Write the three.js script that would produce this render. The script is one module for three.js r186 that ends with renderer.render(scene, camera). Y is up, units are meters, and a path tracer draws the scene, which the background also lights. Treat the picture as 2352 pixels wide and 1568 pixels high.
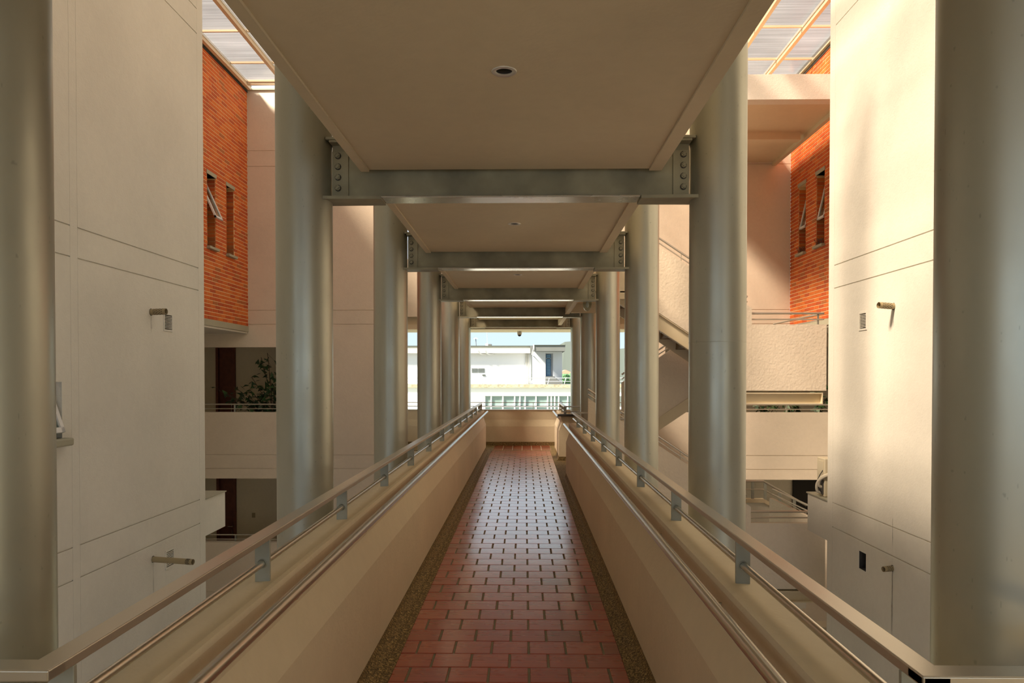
import * as THREE from 'three';
import { mergeGeometries } from 'three/addons/utils/BufferGeometryUtils.js';
import { RoundedBoxGeometry } from 'three/addons/geometries/RoundedBoxGeometry.js';

// ───────────────────────── camera, sky, sun, exposure ─────────────────────────
// y up, metres; the bridge runs away from the camera along -z. "d" below is the distance along the bridge (z = -d).
const scene = new THREE.Scene();
const camera = new THREE.PerspectiveCamera(2 * Math.atan(784 / 1720) * 180 / Math.PI, 2352 / 1568, 0.05, 6000);
camera.position.set(0, 1.6, 0);
camera.rotation.order = 'YXZ';
camera.rotation.y = 0.966 * Math.PI / 180;
camera.rotation.x = -0.9 * Math.PI / 180;
camera.setViewOffset(2352, 1568, 0, -108, 2352, 1568);
camera.updateProjectionMatrix();
camera.updateMatrixWorld();

const renderer = new THREE.WebGLRenderer({ antialias: true });
renderer.toneMapping = THREE.LinearToneMapping;
renderer.toneMappingExposure = 1.6;
renderer.shadowMap.enabled = true;

let seed = 7;
const rnd = () => { seed = (seed * 1664525 + 1013904223) >>> 0; return seed / 4294967296; };
const hash = (i, j, s) => { let h = (i * 374761393 + j * 668265263 + s * 2147483647) | 0; h = Math.imul(h ^ (h >>> 13), 1274126177); return ((h ^ (h >>> 16)) >>> 0) / 4294967296; };
function vnoise(x, y, px, py, s) {            // periodic value noise
  const i = Math.floor(x), j = Math.floor(y); let fx = x - i, fy = y - j; fx = fx * fx * (3 - 2 * fx); fy = fy * fy * (3 - 2 * fy);
  const m = (a, p) => ((a % p) + p) % p, h = (a, b) => hash(m(a, px), m(b, py), s);
  return (h(i, j) * (1 - fx) + h(i + 1, j) * fx) * (1 - fy) + (h(i, j + 1) * (1 - fx) + h(i + 1, j + 1) * fx) * fy;
}
const fbm = (u, v, f, o, s, ay = 1) => { let a = 0, w = 0, k = 1; for (let q = 0; q < o; q++) { a += k * vnoise(u * f, v * f * ay, f, f * ay, s + q); w += k; k *= .5; f *= 2; } return a / w; };

function skyTexture() {                       // hazy tropical sky, pale near the horizon, thin cloud everywhere
  const w = 1024, h = 512, a = new Float32Array(w * h * 4);
  for (let y = 0; y < h; y++) for (let x = 0; x < w; x++) {
    const el = Math.max(0, (y + .5) / h * 2 - 1), t = Math.pow(el, .55);
    const c = THREE.MathUtils.smoothstep(fbm(x / w, y / h, 8, 5, 11, 1), .30, .66) * .85;
    const i = (y * w + x) * 4, base = [.52 - .21 * t, .63 - .14 * t, .70 - .04 * t], cl = [.68, .73, .76];
    for (let k = 0; k < 3; k++) a[i + k] = base[k] * (1 - c) + cl[k] * c;
    a[i + 3] = 1;
  }
  const t = new THREE.DataTexture(a, w, h, THREE.RGBAFormat, THREE.FloatType);
  t.mapping = THREE.EquirectangularReflectionMapping; t.magFilter = THREE.LinearFilter; t.needsUpdate = true;
  return t;
}
scene.background = skyTexture();
scene.backgroundIntensity = 1.0;

const sun = new THREE.DirectionalLight(new THREE.Color().setRGB(1, .915, .75), 15.5);
sun.position.set(-26, 30.5, 6); sun.target.position.set(0, 0, -9); scene.add(sun, sun.target);
sun.castShadow = true; sun.shadow.radius = 20; sun.shadow.mapSize.set(2048, 2048);
Object.assign(sun.shadow.camera, { left: -22, right: 22, top: 22, bottom: -22, near: 1, far: 120 });

// ───────────────────────── helpers ─────────────────────────
const V = (x, y, d) => new THREE.Vector3(x, y, -d);
const used = {};
const numbered = (n) => { const k = used[n] = (used[n] ?? -1) + 1; return k ? `${n}_${String(k).padStart(3, '0')}` : n; };
const tops = [];
function thing(name, label, category, extra = {}) {
  const g = new THREE.Group(); g.name = /_\d$/.test(name) ? name : numbered(name);
  g.userData = { label, category, ...extra }; scene.add(g); tops.push(g); return g;
}
const S = { kind: 'structure' }, T = { kind: 'thing' };
function part(parent, name, geo, mat, data) {
  const g = Array.isArray(geo) ? (geo.length > 1 ? mergeGeometries(geo.map((q) => q.index ? q.toNonIndexed() : q)) : geo[0]) : geo;
  const m = new THREE.Mesh(g, mat); m.name = name; m.castShadow = m.receiveShadow = true;
  if (data) m.userData = data; parent.add(m); return m;
}
function single(name, geo, mat, label, category, extra = {}) { const m = part(scene, numbered(name), geo, mat, { label, category, ...extra }); return m; }
function uvm(g) {                              // uv in metres, from the face's main direction
  if (g.index) g = g.toNonIndexed();
  const p = g.attributes.position, n = g.attributes.normal, u = new Float32Array(p.count * 2);
  for (let i = 0; i < p.count; i++) {
    const ax = Math.abs(n.getX(i)), ay = Math.abs(n.getY(i)), az = Math.abs(n.getZ(i));
    const [a, b] = ay > ax && ay > az ? [p.getX(i), p.getZ(i)] : ax > az ? [p.getZ(i), p.getY(i)] : [p.getX(i), p.getY(i)];
    u[2 * i] = a; u[2 * i + 1] = b;
  }
  g.setAttribute('uv', new THREE.BufferAttribute(u, 2)); return g;
}
const bx = (x0, x1, y0, y1, d0, d1) => uvm(new THREE.BoxGeometry(x1 - x0, y1 - y0, d1 - d0).translate((x0 + x1) / 2, (y0 + y1) / 2, -(d0 + d1) / 2));
function rb(x0, x1, y0, y1, d0, d1, r = .004) { const g = new RoundedBoxGeometry(x1 - x0, y1 - y0, d1 - d0, 2, r).translate((x0 + x1) / 2, (y0 + y1) / 2, -(d0 + d1) / 2); return uvm(g); }
const shapeOf = (pts, holes = []) => { const s = new THREE.Shape(pts.map((q) => new THREE.Vector2(...q))); for (const h of holes) s.holes.push(new THREE.Path(h.map((q) => new THREE.Vector2(...q)))); return s; };
const rect = (a0, a1, b0, b1) => [[a0, b0], [a1, b0], [a1, b1], [a0, b1]];
const prism = (pts, d0, d1, holes) => uvm(new THREE.ExtrudeGeometry(shapeOf(pts, holes), { depth: d1 - d0, bevelEnabled: false, curveSegments: 24 }).translate(0, 0, -d1));          // profile in x, y
const prismX = (pts, x0, x1, holes) => uvm(new THREE.ExtrudeGeometry(shapeOf(pts, holes), { depth: x1 - x0, bevelEnabled: false, curveSegments: 24 }).rotateY(Math.PI / 2).translate(x0, 0, 0)); // profile in d, y
const prismY = (s, y0, y1) => uvm(new THREE.ExtrudeGeometry(s, { depth: y1 - y0, bevelEnabled: false, curveSegments: 32 }).rotateX(-Math.PI / 2).translate(0, y0, 0));               // profile in x, d
function rod(a, b, r, seg = 14, r2 = r) {
  const v = b.clone().sub(a), l = v.length();
  return uvmCyl(new THREE.CylinderGeometry(r2, r, l, seg)).applyQuaternion(new THREE.Quaternion().setFromUnitVectors(new THREE.Vector3(0, 1, 0), v.normalize())).translate((a.x + b.x) / 2, (a.y + b.y) / 2, (a.z + b.z) / 2);
}
function uvmCyl(g) { return g.toNonIndexed(); }
const path = (pts, r, seg = 40, rs = 10) => new THREE.TubeGeometry(new THREE.CatmullRomCurve3(pts), seg, r, rs).toNonIndexed();

// ───────────────────────── textures and materials ─────────────────────────
function tex(w, h, fn, metres, srgb = true, mh = metres) {
  const a = new Uint8Array(w * h * 4);
  for (let y = 0; y < h; y++) for (let x = 0; x < w; x++) { const c = fn(x / w, y / h), i = (y * w + x) * 4; for (let k = 0; k < 3; k++) a[i + k] = Math.max(0, Math.min(255, (c.length ? c[k] : c) * 255)); a[i + 3] = 255; }
  const t = new THREE.DataTexture(a, w, h); t.magFilter = THREE.LinearFilter; t.wrapS = t.wrapT = THREE.RepeatWrapping; t.repeat.set(1 / metres, 1 / mh);
  if (srgb) t.colorSpace = THREE.SRGBColorSpace; t.needsUpdate = true; return t;
}
const mottle = tex(512, 512, (u, v) => { const n = .93 + .07 * fbm(u, v, 4, 6, 3) + .02 * (fbm(u, v, 64, 2, 9) - .5); return [n, n, n * .995]; }, 3.1);
const stuccoBump = tex(1024, 1024, (u, v) => .35 * fbm(u, v, 40, 3, 21) + .65 * fbm(u, v, 110, 3, 22), 1.6, false);
const coarseBump = tex(512, 512, (u, v) => fbm(u, v, 40, 3, 23), 1.1, false);
const paintBlotch = tex(512, 512, (u, v) => { const n = .88 + .12 * fbm(u, v, 3, 6, 31) + (fbm(u, v, 110, 2, 33) > .87 ? -.10 : 0); return [n, n, n]; }, 2.3);
const steelBlotch = tex(512, 512, (u, v) => { const n = .70 + .38 * fbm(u, v, 5, 6, 35); return [n, n, n * .97]; }, 1.1);
const roughBlotch = tex(256, 256, (u, v) => .62 + .38 * fbm(u, v, 6, 5, 37), 1.3, false);
const tileGrain = tex(512, 512, (u, v) => { const n = .74 + .22 * fbm(u, v, 2, 3, 41) + .18 * (fbm(u, v, 3, 3, 43, 40) - .5); return [n, n * .97, n * .95]; }, .9);
const tileRough = tex(256, 256, (u, v) => .55 + .45 * fbm(u, v, 4, 4, 45, 6), .8, false);
const pebble = tex(512, 512, (u, v) => { const a = fbm(u, v, 70, 2, 51), b = fbm(u, v, 110, 1, 53); const n = .38 + .75 * a * a + (b > .8 ? .45 : 0); return [n, n * .95, n * .85]; }, .5);
const pebbleBump = tex(512, 512, (u, v) => fbm(u, v, 70, 2, 51), .5, false);
const streaks = tex(512, 512, (u, v) => { const n = .80 + .14 * fbm(u, v, 2, 3, 61, 60) + .10 * fbm(u, v, 2, 3, 63); return [n, n * .98, n * .97]; }, 2.2);
const mossy = tex(512, 512, (u, v) => { const n = .62 + .5 * (fbm(u, v, 30, 5, 71) - .35); return [n, n * .97, n * .88]; }, 6);
const woodGrain = tex(256, 256, (u, v) => { const n = .75 + .25 * fbm(u, v, 12, 3, 81, 1); return [n, n * .95, n * .9]; }, .8);

const lin = (r, g, b) => new THREE.Color().setRGB(r, g, b);
const mat = (c, roughness, o = {}) => new THREE.MeshStandardMaterial({ color: lin(...c), roughness, ...o });
const stucco = { map: mottle, bumpMap: stuccoBump, bumpScale: .0022 };
const M = {
  white: mat([.79, .765, .69], .92, stucco),
  pink: mat([.80, .70, .575], .92, stucco),
  cream: mat([.77, .66, .475], .8, { map: mottle, bumpMap: stuccoBump, bumpScale: .0015 }),
  soffit: mat([.77, .66, .475], .8, { map: mottle, bumpMap: stuccoBump, bumpScale: .001 }),
  rough: mat([.80, .70, .57], .95, { map: mottle, bumpMap: coarseBump, bumpScale: .0032 }),
  steel: new THREE.MeshStandardMaterial({ color: lin(.52, .525, .46), roughness: .47, metalness: .82, map: paintBlotch, roughnessMap: roughBlotch }),
  beam: new THREE.MeshStandardMaterial({ color: lin(.44, .41, .31), roughness: .62, metalness: .35, map: steelBlotch, roughnessMap: roughBlotch }),
  flange: new THREE.MeshStandardMaterial({ color: lin(.55, .52, .44), roughness: .32, metalness: .75, roughnessMap: roughBlotch }),
  creamSteel: mat([.70, .60, .42], .55),
  rail: new THREE.MeshStandardMaterial({ color: lin(.56, .52, .45), roughness: .42, metalness: .75, roughnessMap: roughBlotch }),
  post: new THREE.MeshStandardMaterial({ color: lin(.50, .51, .48), roughness: .5, metalness: .55, map: steelBlotch }),
  tube: new THREE.MeshStandardMaterial({ color: lin(.60, .57, .50), roughness: .28, metalness: .95 }),
  grout: mat([.21, .185, .115], .95, { bumpMap: pebbleBump, bumpScale: .001 }),
  pebble: mat([.60, .45, .21], .8, { map: pebble, bumpMap: pebbleBump, bumpScale: .004 }),
  concrete: mat([.42, .40, .30], .9, { map: mottle }),
  mortar: mat([.78, .56, .30], .95),
  plastic: mat([.33, .26, .14], .5),
  black: mat([.02, .02, .02], .8),
  dark: mat([.05, .045, .04], .7),
  door: mat([.16, .045, .022], .55, { map: woodGrain }),
  whitePaint: mat([.75, .74, .72], .5),
  alu: new THREE.MeshStandardMaterial({ color: lin(.75, .72, .66), roughness: .4, metalness: .6 }),
  rafter: mat([.74, .60, .42], .5),
  glass: new THREE.MeshPhysicalMaterial({ color: lin(.75, .82, .8), roughness: .05, transmission: 1, thickness: 0, ior: 1.5 }),
  poly: new THREE.MeshPhysicalMaterial({ color: lin(.80, .78, .755), roughness: .22, transmission: 1, thickness: 0, ior: 1.4, specularIntensity: .4, map: streaks }),
  leaf: [[.030, .075, .022], [.045, .10, .03], [.02, .05, .018]].map((c) => mat(c, .5, { side: THREE.DoubleSide })),
  bark: mat([.12, .08, .05], .9),
  extWhite: mat([.74, .735, .72], .9), extGrey: mat([.11, .115, .115], .9, { map: mottle }), extFascia: mat([.46, .44, .37], .9), extMoss: mat([.62, .60, .52], .95, { map: mossy }),
  extBlue: mat([.06, .14, .24], .5), extRoof: mat([.05, .06, .05], .8), extRail: mat([.34, .36, .36], .5),
  extGlass: new THREE.MeshStandardMaterial({ color: lin(.20, .27, .26), roughness: .12, metalness: .1 }),
  hill: mat([.058, .070, .062], 1), tree: mat([.05, .12, .05], .9), redRoof: mat([.5, .2, .14], .9),
};
const tileMats = [[.50, .085, .040], [.45, .070, .034], [.54, .105, .048], [.40, .065, .034], [.35, .080, .052]].map((c) => new THREE.MeshPhysicalMaterial({ color: lin(...c), roughness: .42, map: tileGrain, roughnessMap: tileRough, ior: 1.45, clearcoat: .9, clearcoatRoughness: .16 }));
const brickMats = [[.66, .140, .020], [.58, .105, .018], [.70, .175, .028], [.50, .090, .020], [.46, .135, .035]].map((c) => mat(c, .85, { map: mottle }));
const MOSTLY = (n, i) => { const r = hash(n, i, 5); return r < .34 ? 0 : r < .62 ? 1 : r < .82 ? 2 : r < .94 ? 3 : 4; };

// chamfered piece: local box w x h x l with top edges cut, used for tiles and bricks (outer face +y)
const pieceCache = {};
function piece(w, h, l, c) {
  const key = [w, h, l, c].map((q) => q.toFixed(3)).join();
  if (pieceCache[key]) return pieceCache[key];
  const a = w / 2, b = l / 2, p = [], quad = (A, B, C, D) => p.push(...A, ...B, ...C, ...A, ...C, ...D);
  const o = [[-a, -b], [-a, b], [a, b], [a, -b]], lo = (q) => [q[0], 0, q[1]], mi = (q) => [q[0], h - c, q[1]], hi = (q) => [q[0] - Math.sign(q[0]) * c, h, q[1] - Math.sign(q[1]) * c];
  quad(hi(o[0]), hi(o[1]), hi(o[2]), hi(o[3]));
  for (let k = 0; k < 4; k++) { const u = o[k], v = o[(k + 1) % 4]; quad(lo(u), lo(v), mi(v), mi(u)); quad(mi(u), mi(v), hi(v), hi(u)); }
  const g = new THREE.BufferGeometry(); g.setAttribute('position', new THREE.Float32BufferAttribute(p, 3)); g.computeVertexNormals();
  return pieceCache[key] = uvm(g);
}
function layPieces(parent, name, list, mats, limit, order) {   // list: {w,h,l,c, m: Matrix4, k: material index, key}
  list.sort((p, q) => order(p) - order(q));
  const rest = mats.map(() => []);
  list.forEach((q, i) => {
    const g = piece(q.w, q.h, q.l, q.c);
    if (i < limit) { const m = part(parent, i ? `${name}_${String(i).padStart(3, '0')}` : name, g, mats[q.k]); m.applyMatrix4(q.m); } else rest[q.k].push(g.clone().applyMatrix4(q.m));
  });
  rest.forEach((r, k) => r.length && part(parent, `${name}_field`, r, mats[k], { kind: 'stuff' }));
}

// ───────────────────────── the bridge: floor, parapets, ceiling ─────────────────────────
const COL_D = [1.845, 4.65, 7.65, 10.75, 13.75, 16.65], XL = -1.37, XR = 1.19, CR = .172;
const TW = .2174, TD = .2042, FX0 = -.717, FX1 = .553;
{
  const f = thing('floor', 'glossy red clay tile floor of the long bridge walkway', 'floor', S);
  part(f, 'slab', bx(-1.02, .84, -.36, -.012, 1.4, 16.2), M.cream);
  part(f, 'grout', bx(FX0 - .01, FX1 + .01, -.012, -.0045, 1.4, 16.2), M.grout);
  const list = [];
  for (let k = -13; k < 60; k++) {
    const d0 = 4.10 + TD * k + .003, d1 = Math.min(16.2, 4.10 + TD * (k + 1) - .003); if (d0 < 1.42 || d1 - d0 < .03) continue;
    const off = -.0855 + (((k % 2) + 2) % 2) * TW / 2;
    for (let j = -4; j < 5; j++) {
      const g = .0055 + .003 * hash(k, j, 3), x0 = Math.max(FX0, off + TW * j + g), x1 = Math.min(FX1, off + TW * (j + 1) - .0055); if (x1 - x0 < .02) continue;
      const m = new THREE.Matrix4().makeRotationY((hash(k, j, 1) - .5) * .006).setPosition((x0 + x1) / 2, -.014 + (hash(k, j, 2) - .5) * .0012, -(d0 + d1) / 2);
      m.multiply(new THREE.Matrix4().makeRotationX((hash(k, j, 7) - .5) * .006)).multiply(new THREE.Matrix4().makeRotationZ((hash(k, j, 8) - .5) * .006));
      list.push({ w: x1 - x0, h: .014, l: d1 - d0, c: .0025, m, k: MOSTLY(k, j), d: d0 });
    }
  }
  layPieces(f, 'tile', list, tileMats, 300, (q) => q.d < 3.85 ? 100 + q.d : q.d);
  const cove = (xi, xo) => { const s = Math.sign(xo - xi), w = Math.abs(xo - xi); return [[xi, -.012], [xi, .0015], [xi + s * w * .55, .004], [xi + s * w * .8, .018], [xi + s * w * .93, .042], [xi + s * w * .985, .075], [xo + s * .02, .075], [xo + s * .02, -.012]]; };
  part(f, 'border', prism(cove(FX0, -.838), 1.41, 16.2), M.pebble, { label: 'brown washed pebble border along the floor edge' });
  part(f, 'border', prism(cove(FX1, .657), 1.41, 11.88), M.pebble, { label: 'brown washed pebble border along the floor edge' });
  part(f, 'border', prism(cove(FX1, .657), 14.3, 16.2), M.pebble, { label: 'brown washed pebble border along the floor edge' });
  part(f, 'side_floor', [bx(FX1, 2.0, -.3, .001, 11.88, 14.3)], M.pebble, { label: 'brown washed pebble floor leading to the stairs' });
}
{
  const f = thing('floor', 'landing floor across the far end of the bridge', 'floor', S);
  part(f, 'slab', [bx(-2.94, 2.69, -.36, -.012, 16.2, 17.62)], M.cream);
  part(f, 'border', [bx(-2.94, FX0 + .02, -.012, .001, 16.2, 17.44), bx(FX1 + .03, 2.69, -.012, .001, 16.2, 17.44), bx(FX0, FX1 + .04, -.012, .001, 16.2, 16.28)], M.pebble);
  part(f, 'grout', bx(FX0, FX1 + .04, -.012, -.004, 16.28, 17.44), mat([.5, .42, .3], .9));
  const list = [];
  for (let i = 0; i < 6; i++) for (let j = 0; j < 6; j++) {
    const x0 = FX0 + .025 + i * .214, d0 = 16.285 + j * .192;
    list.push({ w: .2, h: .014, l: .18, c: .002, m: new THREE.Matrix4().makeTranslation(x0 + .1, -.014, -(d0 + .09)), k: MOSTLY(i, j + 77), d: d0 });
  }
  layPieces(f, 'tile', list, tileMats, 300, (q) => q.d);
}
const inner = (x, s, xo, y0 = -.36) => [[x, y0], [x, .565], [x + s * .052, .715], [x + s * .040, .845], [x + s * .043, .865], [x + s * .06, .868], [xo, .862], [xo, y0]];
single('parapet_wall', prism(inner(-.838, -1, -1.03), 1.41, 16.22), M.cream, 'long unbroken cream parapet of the bridge, facing the potted tree side', 'parapet', T);
single('parapet_wall', prism(inner(.657, 1, .85), 1.41, 11.88), M.cream, 'cream parapet of the bridge on the staircase side, ending at the gap', 'parapet', T);
{
  const b = thing('parapet_wall', 'short cream parapet block with a dark cap beyond the gap', 'parapet', T);
  part(b, 'block', prism(inner(.657, 1, .85), 14.3, 16.4), M.cream);
  part(b, 'cap', rb(.63, 1.02, .845, .885, 14.24, 14.42, .006), M.dark);
  part(b, 'return_wall', bx(.85, 1.1, -.36, .85, 14.3, 14.5), M.cream);
  part(b, 'skirting', bx(.66, 1.1, 0, .075, 14.285, 14.31), M.pebble);
}
for (let i = 0; i < 5; i++) {                     // soffit bays between the beams
  const d0 = i ? COL_D[i] + .082 : 1.41, d1 = COL_D[i + 1] - .082;
  const g = thing('ceiling', ['first', 'second', 'third', 'fourth', 'fifth'][i] + ' plaster soffit bay over the bridge, counted from the camera', 'ceiling', S);
  const s = shapeOf(rect(-.947, .753, d0, d1)), hd = [3.11, 6.19, 9.26][i];
  if (hd) { const h = new THREE.Path(); h.absarc(-.085, hd, .034, 0, Math.PI * 2, true); s.holes.push(h); }
  part(g, 'soffit_board', prismY(s, 2.86, 2.96), M.soffit);
  part(g, 'edge_trim', i < 3 ? [bx(-.997, -.947, 2.848, 2.96, d0, d1)] : [bx(-.997, -.947, 2.858, 2.96, d0, d1)], M.soffit);
  part(g, 'edge_trim', i < 3 ? [bx(.753, .828, 2.848, 2.96, d0, d1)] : [bx(.735, .81, 2.735, 2.96, d0, d1)], M.soffit);
  part(g, 'deck', bx(-1.03, .85, 2.96, 3.25, i ? COL_D[i] : 1.41, COL_D[i + 1]), M.cream);
  if (hd) {
    const l = thing('downlight', ['nearer large-looking', 'second', 'third small-looking'][i] + ' recessed round downlight, switched off, in the soffit', 'downlight', { group: 'downlights along the bridge soffit' });
    const c = (pts) => new THREE.LatheGeometry(pts.map((q) => new THREE.Vector2(...q)), 40).toNonIndexed().translate(-.085, 2.86, -hd);
    part(l, 'ring', c([[.033, .002], [.036, -.004], [.048, -.006], [.052, -.003], [.053, .0]]), M.alu);
    part(l, 'can', c([[.0335, .0], [.032, .03], [.032, .095]]), M.dark);
    part(l, 'bulb', c([[.0, .055], [.014, .058], [.022, .068], [.024, .09]]), M.dark);
  }
}
{ // soffit over the landing and the upper gallery front across the end of the bridge
  const g = thing('ceiling', 'soffit over the landing past the last steel beam', 'ceiling', S);
  part(g, 'soffit_board', bx(-2.94, 2.69, 2.66, 2.78, 16.74, 17.95), M.soffit);
  part(g, 'fascia', bx(-2.95, 2.7, 2.93, 4.2, 16.58, 16.78), M.pink);
  part(g, 'deck', bx(-2.94, 2.69, 2.78, 3.25, 16.8, 17.95), M.soffit);
}
{ // side soffit toward the stairs, and the next bridge above
  const g = thing('ceiling', 'side soffit joining the bridge to the staircase', 'ceiling', S);
  part(g, 'soffit_board', bx(.85, 1.75, 2.90, 3.25, 11.6, 14.3), M.soffit);
  part(g, 'edge_beam', bx(.83, 1.75, 2.80, 2.92, 11.6, 11.72), M.creamSteel);
  part(g, 'edge_beam', bx(.83, 1.75, 2.74, 2.92, 13.35, 13.47), M.creamSteel);
  const u = thing('parapet_wall', 'parapets of the next bridge directly above the walkway soffit', 'parapet', T);
  part(u, 'parapet', [bx(-1.03, -.9, 3.255, 4.1, 1.41, 16.5)], M.cream);
  part(u, 'parapet', [bx(.72, .85, 3.255, 4.1, 1.41, 11.59)], M.cream);
}

// ───────────────────────── steel columns and beams ─────────────────────────
const order = ['first', 'second', 'third', 'fourth', 'fifth', 'sixth'];
for (let i = 0; i < 6; i++) for (const [x, side] of [[XL, 'potted tree'], [XR, 'staircase']]) {
  const c = thing('steel_column', `${order[i]} round silver steel column on the ${side} side of the bridge`, 'column', { ...T, group: 'steel columns of the bridge' });
  const g = new THREE.CylinderGeometry(CR, CR, 14.3, 72, 1, true).translate(x, .85, -COL_D[i]);
  const u = g.attributes.uv; for (let k = 0; k < u.count; k++) u.setXY(k, u.getX(k) * 2.3, u.getY(k) * 14.3 + i * .7);
  part(c, 'shaft', g.toNonIndexed(), M.steel);
  if (i === 1 && x > 0) part(c, 'weld_ring', new THREE.TorusGeometry(CR, .0014, 6, 60).rotateX(Math.PI / 2).translate(x, 1.81, -COL_D[i]).toNonIndexed(), M.steel);
}
for (let i = 1; i < 6; i++) {
  const D = COL_D[i], b = thing('steel_beam', `${order[i - 1]} riveted-looking grey steel cross beam under the soffit, counted along the bridge`.replace('riveted-looking ', 'bolted '), 'beam', { ...T, group: 'cross beams of the bridge' });
  part(b, 'web', bx(-1.19, 1.01, 2.70, 3.03, D - .007, D + .007), M.beam);
  part(b, 'top_flange', [rb(-1.195, 1.015, 3.03, 3.045, D - .08, D + .08, .003), rb(-1.215, 1.035, 3.045, 3.062, D - .085, D + .085, .003)], M.beam);
  part(b, 'bottom_flange', rb(-.88, .70, 2.692, 2.704, D - .08, D + .08, .003), M.flange);
  for (const s of [-1, 1]) {
    const xc = -.09, col = s < 0 ? XL : XR, xi = s < 0 ? -.876 : .706, xe = xc + s * 1.10;
    part(b, 'splice_plate', rb(Math.min(xe, xc + s * 1.0), Math.max(xe, xc + s * 1.0), 2.702, 2.992, D - .017, D - .004, .002), M.beam);
    // shelf plate welded round the column, cut to its curve
    const sh = new THREE.Shape(), w = .088, xo = col - s * Math.sqrt(CR * CR - w * w) * .9;
    sh.moveTo(xi, D - w); sh.lineTo(col - s * .12, D - w - .01);
    sh.lineTo(col - s * .05, D - w - .06); sh.lineTo(xo, D); sh.lineTo(col - s * .05, D + w + .06); sh.lineTo(col - s * .12, D + w + .01); sh.lineTo(xi, D + w); sh.closePath();
    part(b, 'shelf_plate', prismY(sh, 2.682, 2.701), M.beam);
    for (let k = 0; k < 4; k++) {
      const y = 2.766 + k * .066, x = xc + s * 1.064;
      const bolt = part(b, 'bolt', new THREE.CylinderGeometry(.0165, .0175, .014, 6).rotateX(Math.PI / 2).toNonIndexed().translate(x, y, -(D - .025)), M.beam);
      part(bolt, 'shank_end', new THREE.CylinderGeometry(.009, .009, .012, 12).rotateX(Math.PI / 2).toNonIndexed().translate(x, y, -(D - .034)), M.beam);
      part(bolt, 'washer', new THREE.CylinderGeometry(.020, .020, .003, 20).rotateX(Math.PI / 2).toNonIndexed().translate(x, y, -(D - .0185)), M.dark);
    }
  }
}

// ───────────────────────── guard rails and handrails ─────────────────────────
const postD = []; for (let d = 1.50; d < 16.2; d += 1.167) postD.push(d);
function guard(label, x0, x1, d0, d1, ds, group) {
  const g = thing('guard_rail', label, 'railing'), xc = (x0 + x1) / 2;
  part(g, 'top_rail', rb(x0, x1, 1.0145, 1.0375, d0, d1, .004), M.rail);
  part(g, 'middle_tube', rod(V(xc, .93, d0), V(xc, .93, d1), .0125, 18), M.tube);
  for (const d of ds) {
    const p = part(g, 'post', rb(x0 + .002, x1 - .002, .862, 1.0145, d - .006, d + .006, .002), M.post);
    part(p, 'collar', new THREE.TorusGeometry(.0145, .0025, 8, 24).translate(xc, .93, -(d - .007)).toNonIndexed(), M.post);
  }
  return g;
}
const gl = guard('long metal guard rail along the parapet on the potted tree side', -.970, -.912, 1.41, 16.10, [...postD.slice(0, 13), 16.07]);
part(gl, 'corner_rail', rb(-3.2, -.912, 1.0143, 1.0377, 1.41, 1.468, .004), M.rail);
const gr = guard('metal guard rail along the parapet on the staircase side', .748, .803, 1.41, 11.95, postD.filter((d) => d < 11.9));
part(gr, 'corner_rail', rb(.748, 3.2, 1.0143, 1.0377, 1.41, 1.468, .004), M.rail);
part(gr, 'side_rail', [rb(.80, 1.66, 1.0143, 1.0374, 11.89, 11.945, .004), rod(V(.78, .93, 11.92), V(1.66, .93, 11.92), .0125)], M.rail);
part(gr, 'post', rb(1.14, 1.16, .0, 1.0145, 11.90, 11.94, .003), M.post);
part(gr, 'post', rb(1.62, 1.64, .0, 1.0145, 11.90, 11.94, .003), M.post);
const gb = guard('short guard rail on the parapet block beyond the gap', .748, .803, 14.36, 16.36, [14.40, 15.38, 16.3]);
part(gb, 'side_rail', [rb(.80, 1.3, 1.0143, 1.0374, 14.36, 14.415, .004), rod(V(.78, .93, 14.39), V(1.3, .93, 14.39), .0125)], M.rail);
function handrail(label, x, xw, d0, d1, ds) {
  const g = thing('handrail', label, 'handrail');
  part(g, 'tube', [rod(V(x, .836, d0), V(x, .836, d1), .0205, 24), new THREE.SphereGeometry(.0205, 20, 12).translate(x, .836, -d1).toNonIndexed()], M.tube);
  for (const d of ds) part(g, 'bracket', path([V(x, .82, d), V(x + (xw - x) * .1, .806, d), V(x + (xw - x) * .5, .794, d), V(xw, .792, d)], .006, 16, 8), M.tube);
  return g;
}
handrail('round polished handrail fixed inside the long parapet, potted tree side', -.812, -.882, 1.41, 16.32, postD.filter((d) => d > 2));
handrail('round polished handrail fixed inside the parapet, staircase side', .631, .70, 1.41, 11.98, postD.filter((d) => d > 2 && d < 11.9));
handrail('short polished handrail on the parapet block beyond the gap', .631, .70, 14.28, 16.48, [14.7, 15.9]);

// far end parapet of the landing
{
  const p = thing('parapet_wall', 'cream parapet closing the far end of the landing', 'parapet', T);
  part(p, 'wall', prismX([[17.43, -.36], [17.43, .445], [17.47, .6], [17.47, .80], [17.46, .82], [17.62, .82], [17.62, -.36]], -2.94, 2.69), M.cream);
  part(p, 'skirting', bx(-2.94, 2.69, 0, .085, 17.415, 17.43), M.pebble);
  part(p, 'coping', rb(-2.94, 2.69, .82, .838, 17.45, 17.63, .004), M.alu);
  const g = thing('guard_rail', 'thin two-bar railing on the parapet at the far opening', 'railing');
  part(g, 'top_rail', rb(-2.94, 2.69, .990, 1.008, 17.50, 17.54, .004), M.rail);
  part(g, 'middle_tube', rod(V(-2.94, .913, 17.52), V(2.69, .913, 17.52), .010), M.rail);
  for (let x = -2.2; x < 2.6; x += 1.2) part(g, 'post', rb(x - .005, x + .005, .838, .992, 17.50, 17.54, .002), M.post);
}

let wallL, wallR;
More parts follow.
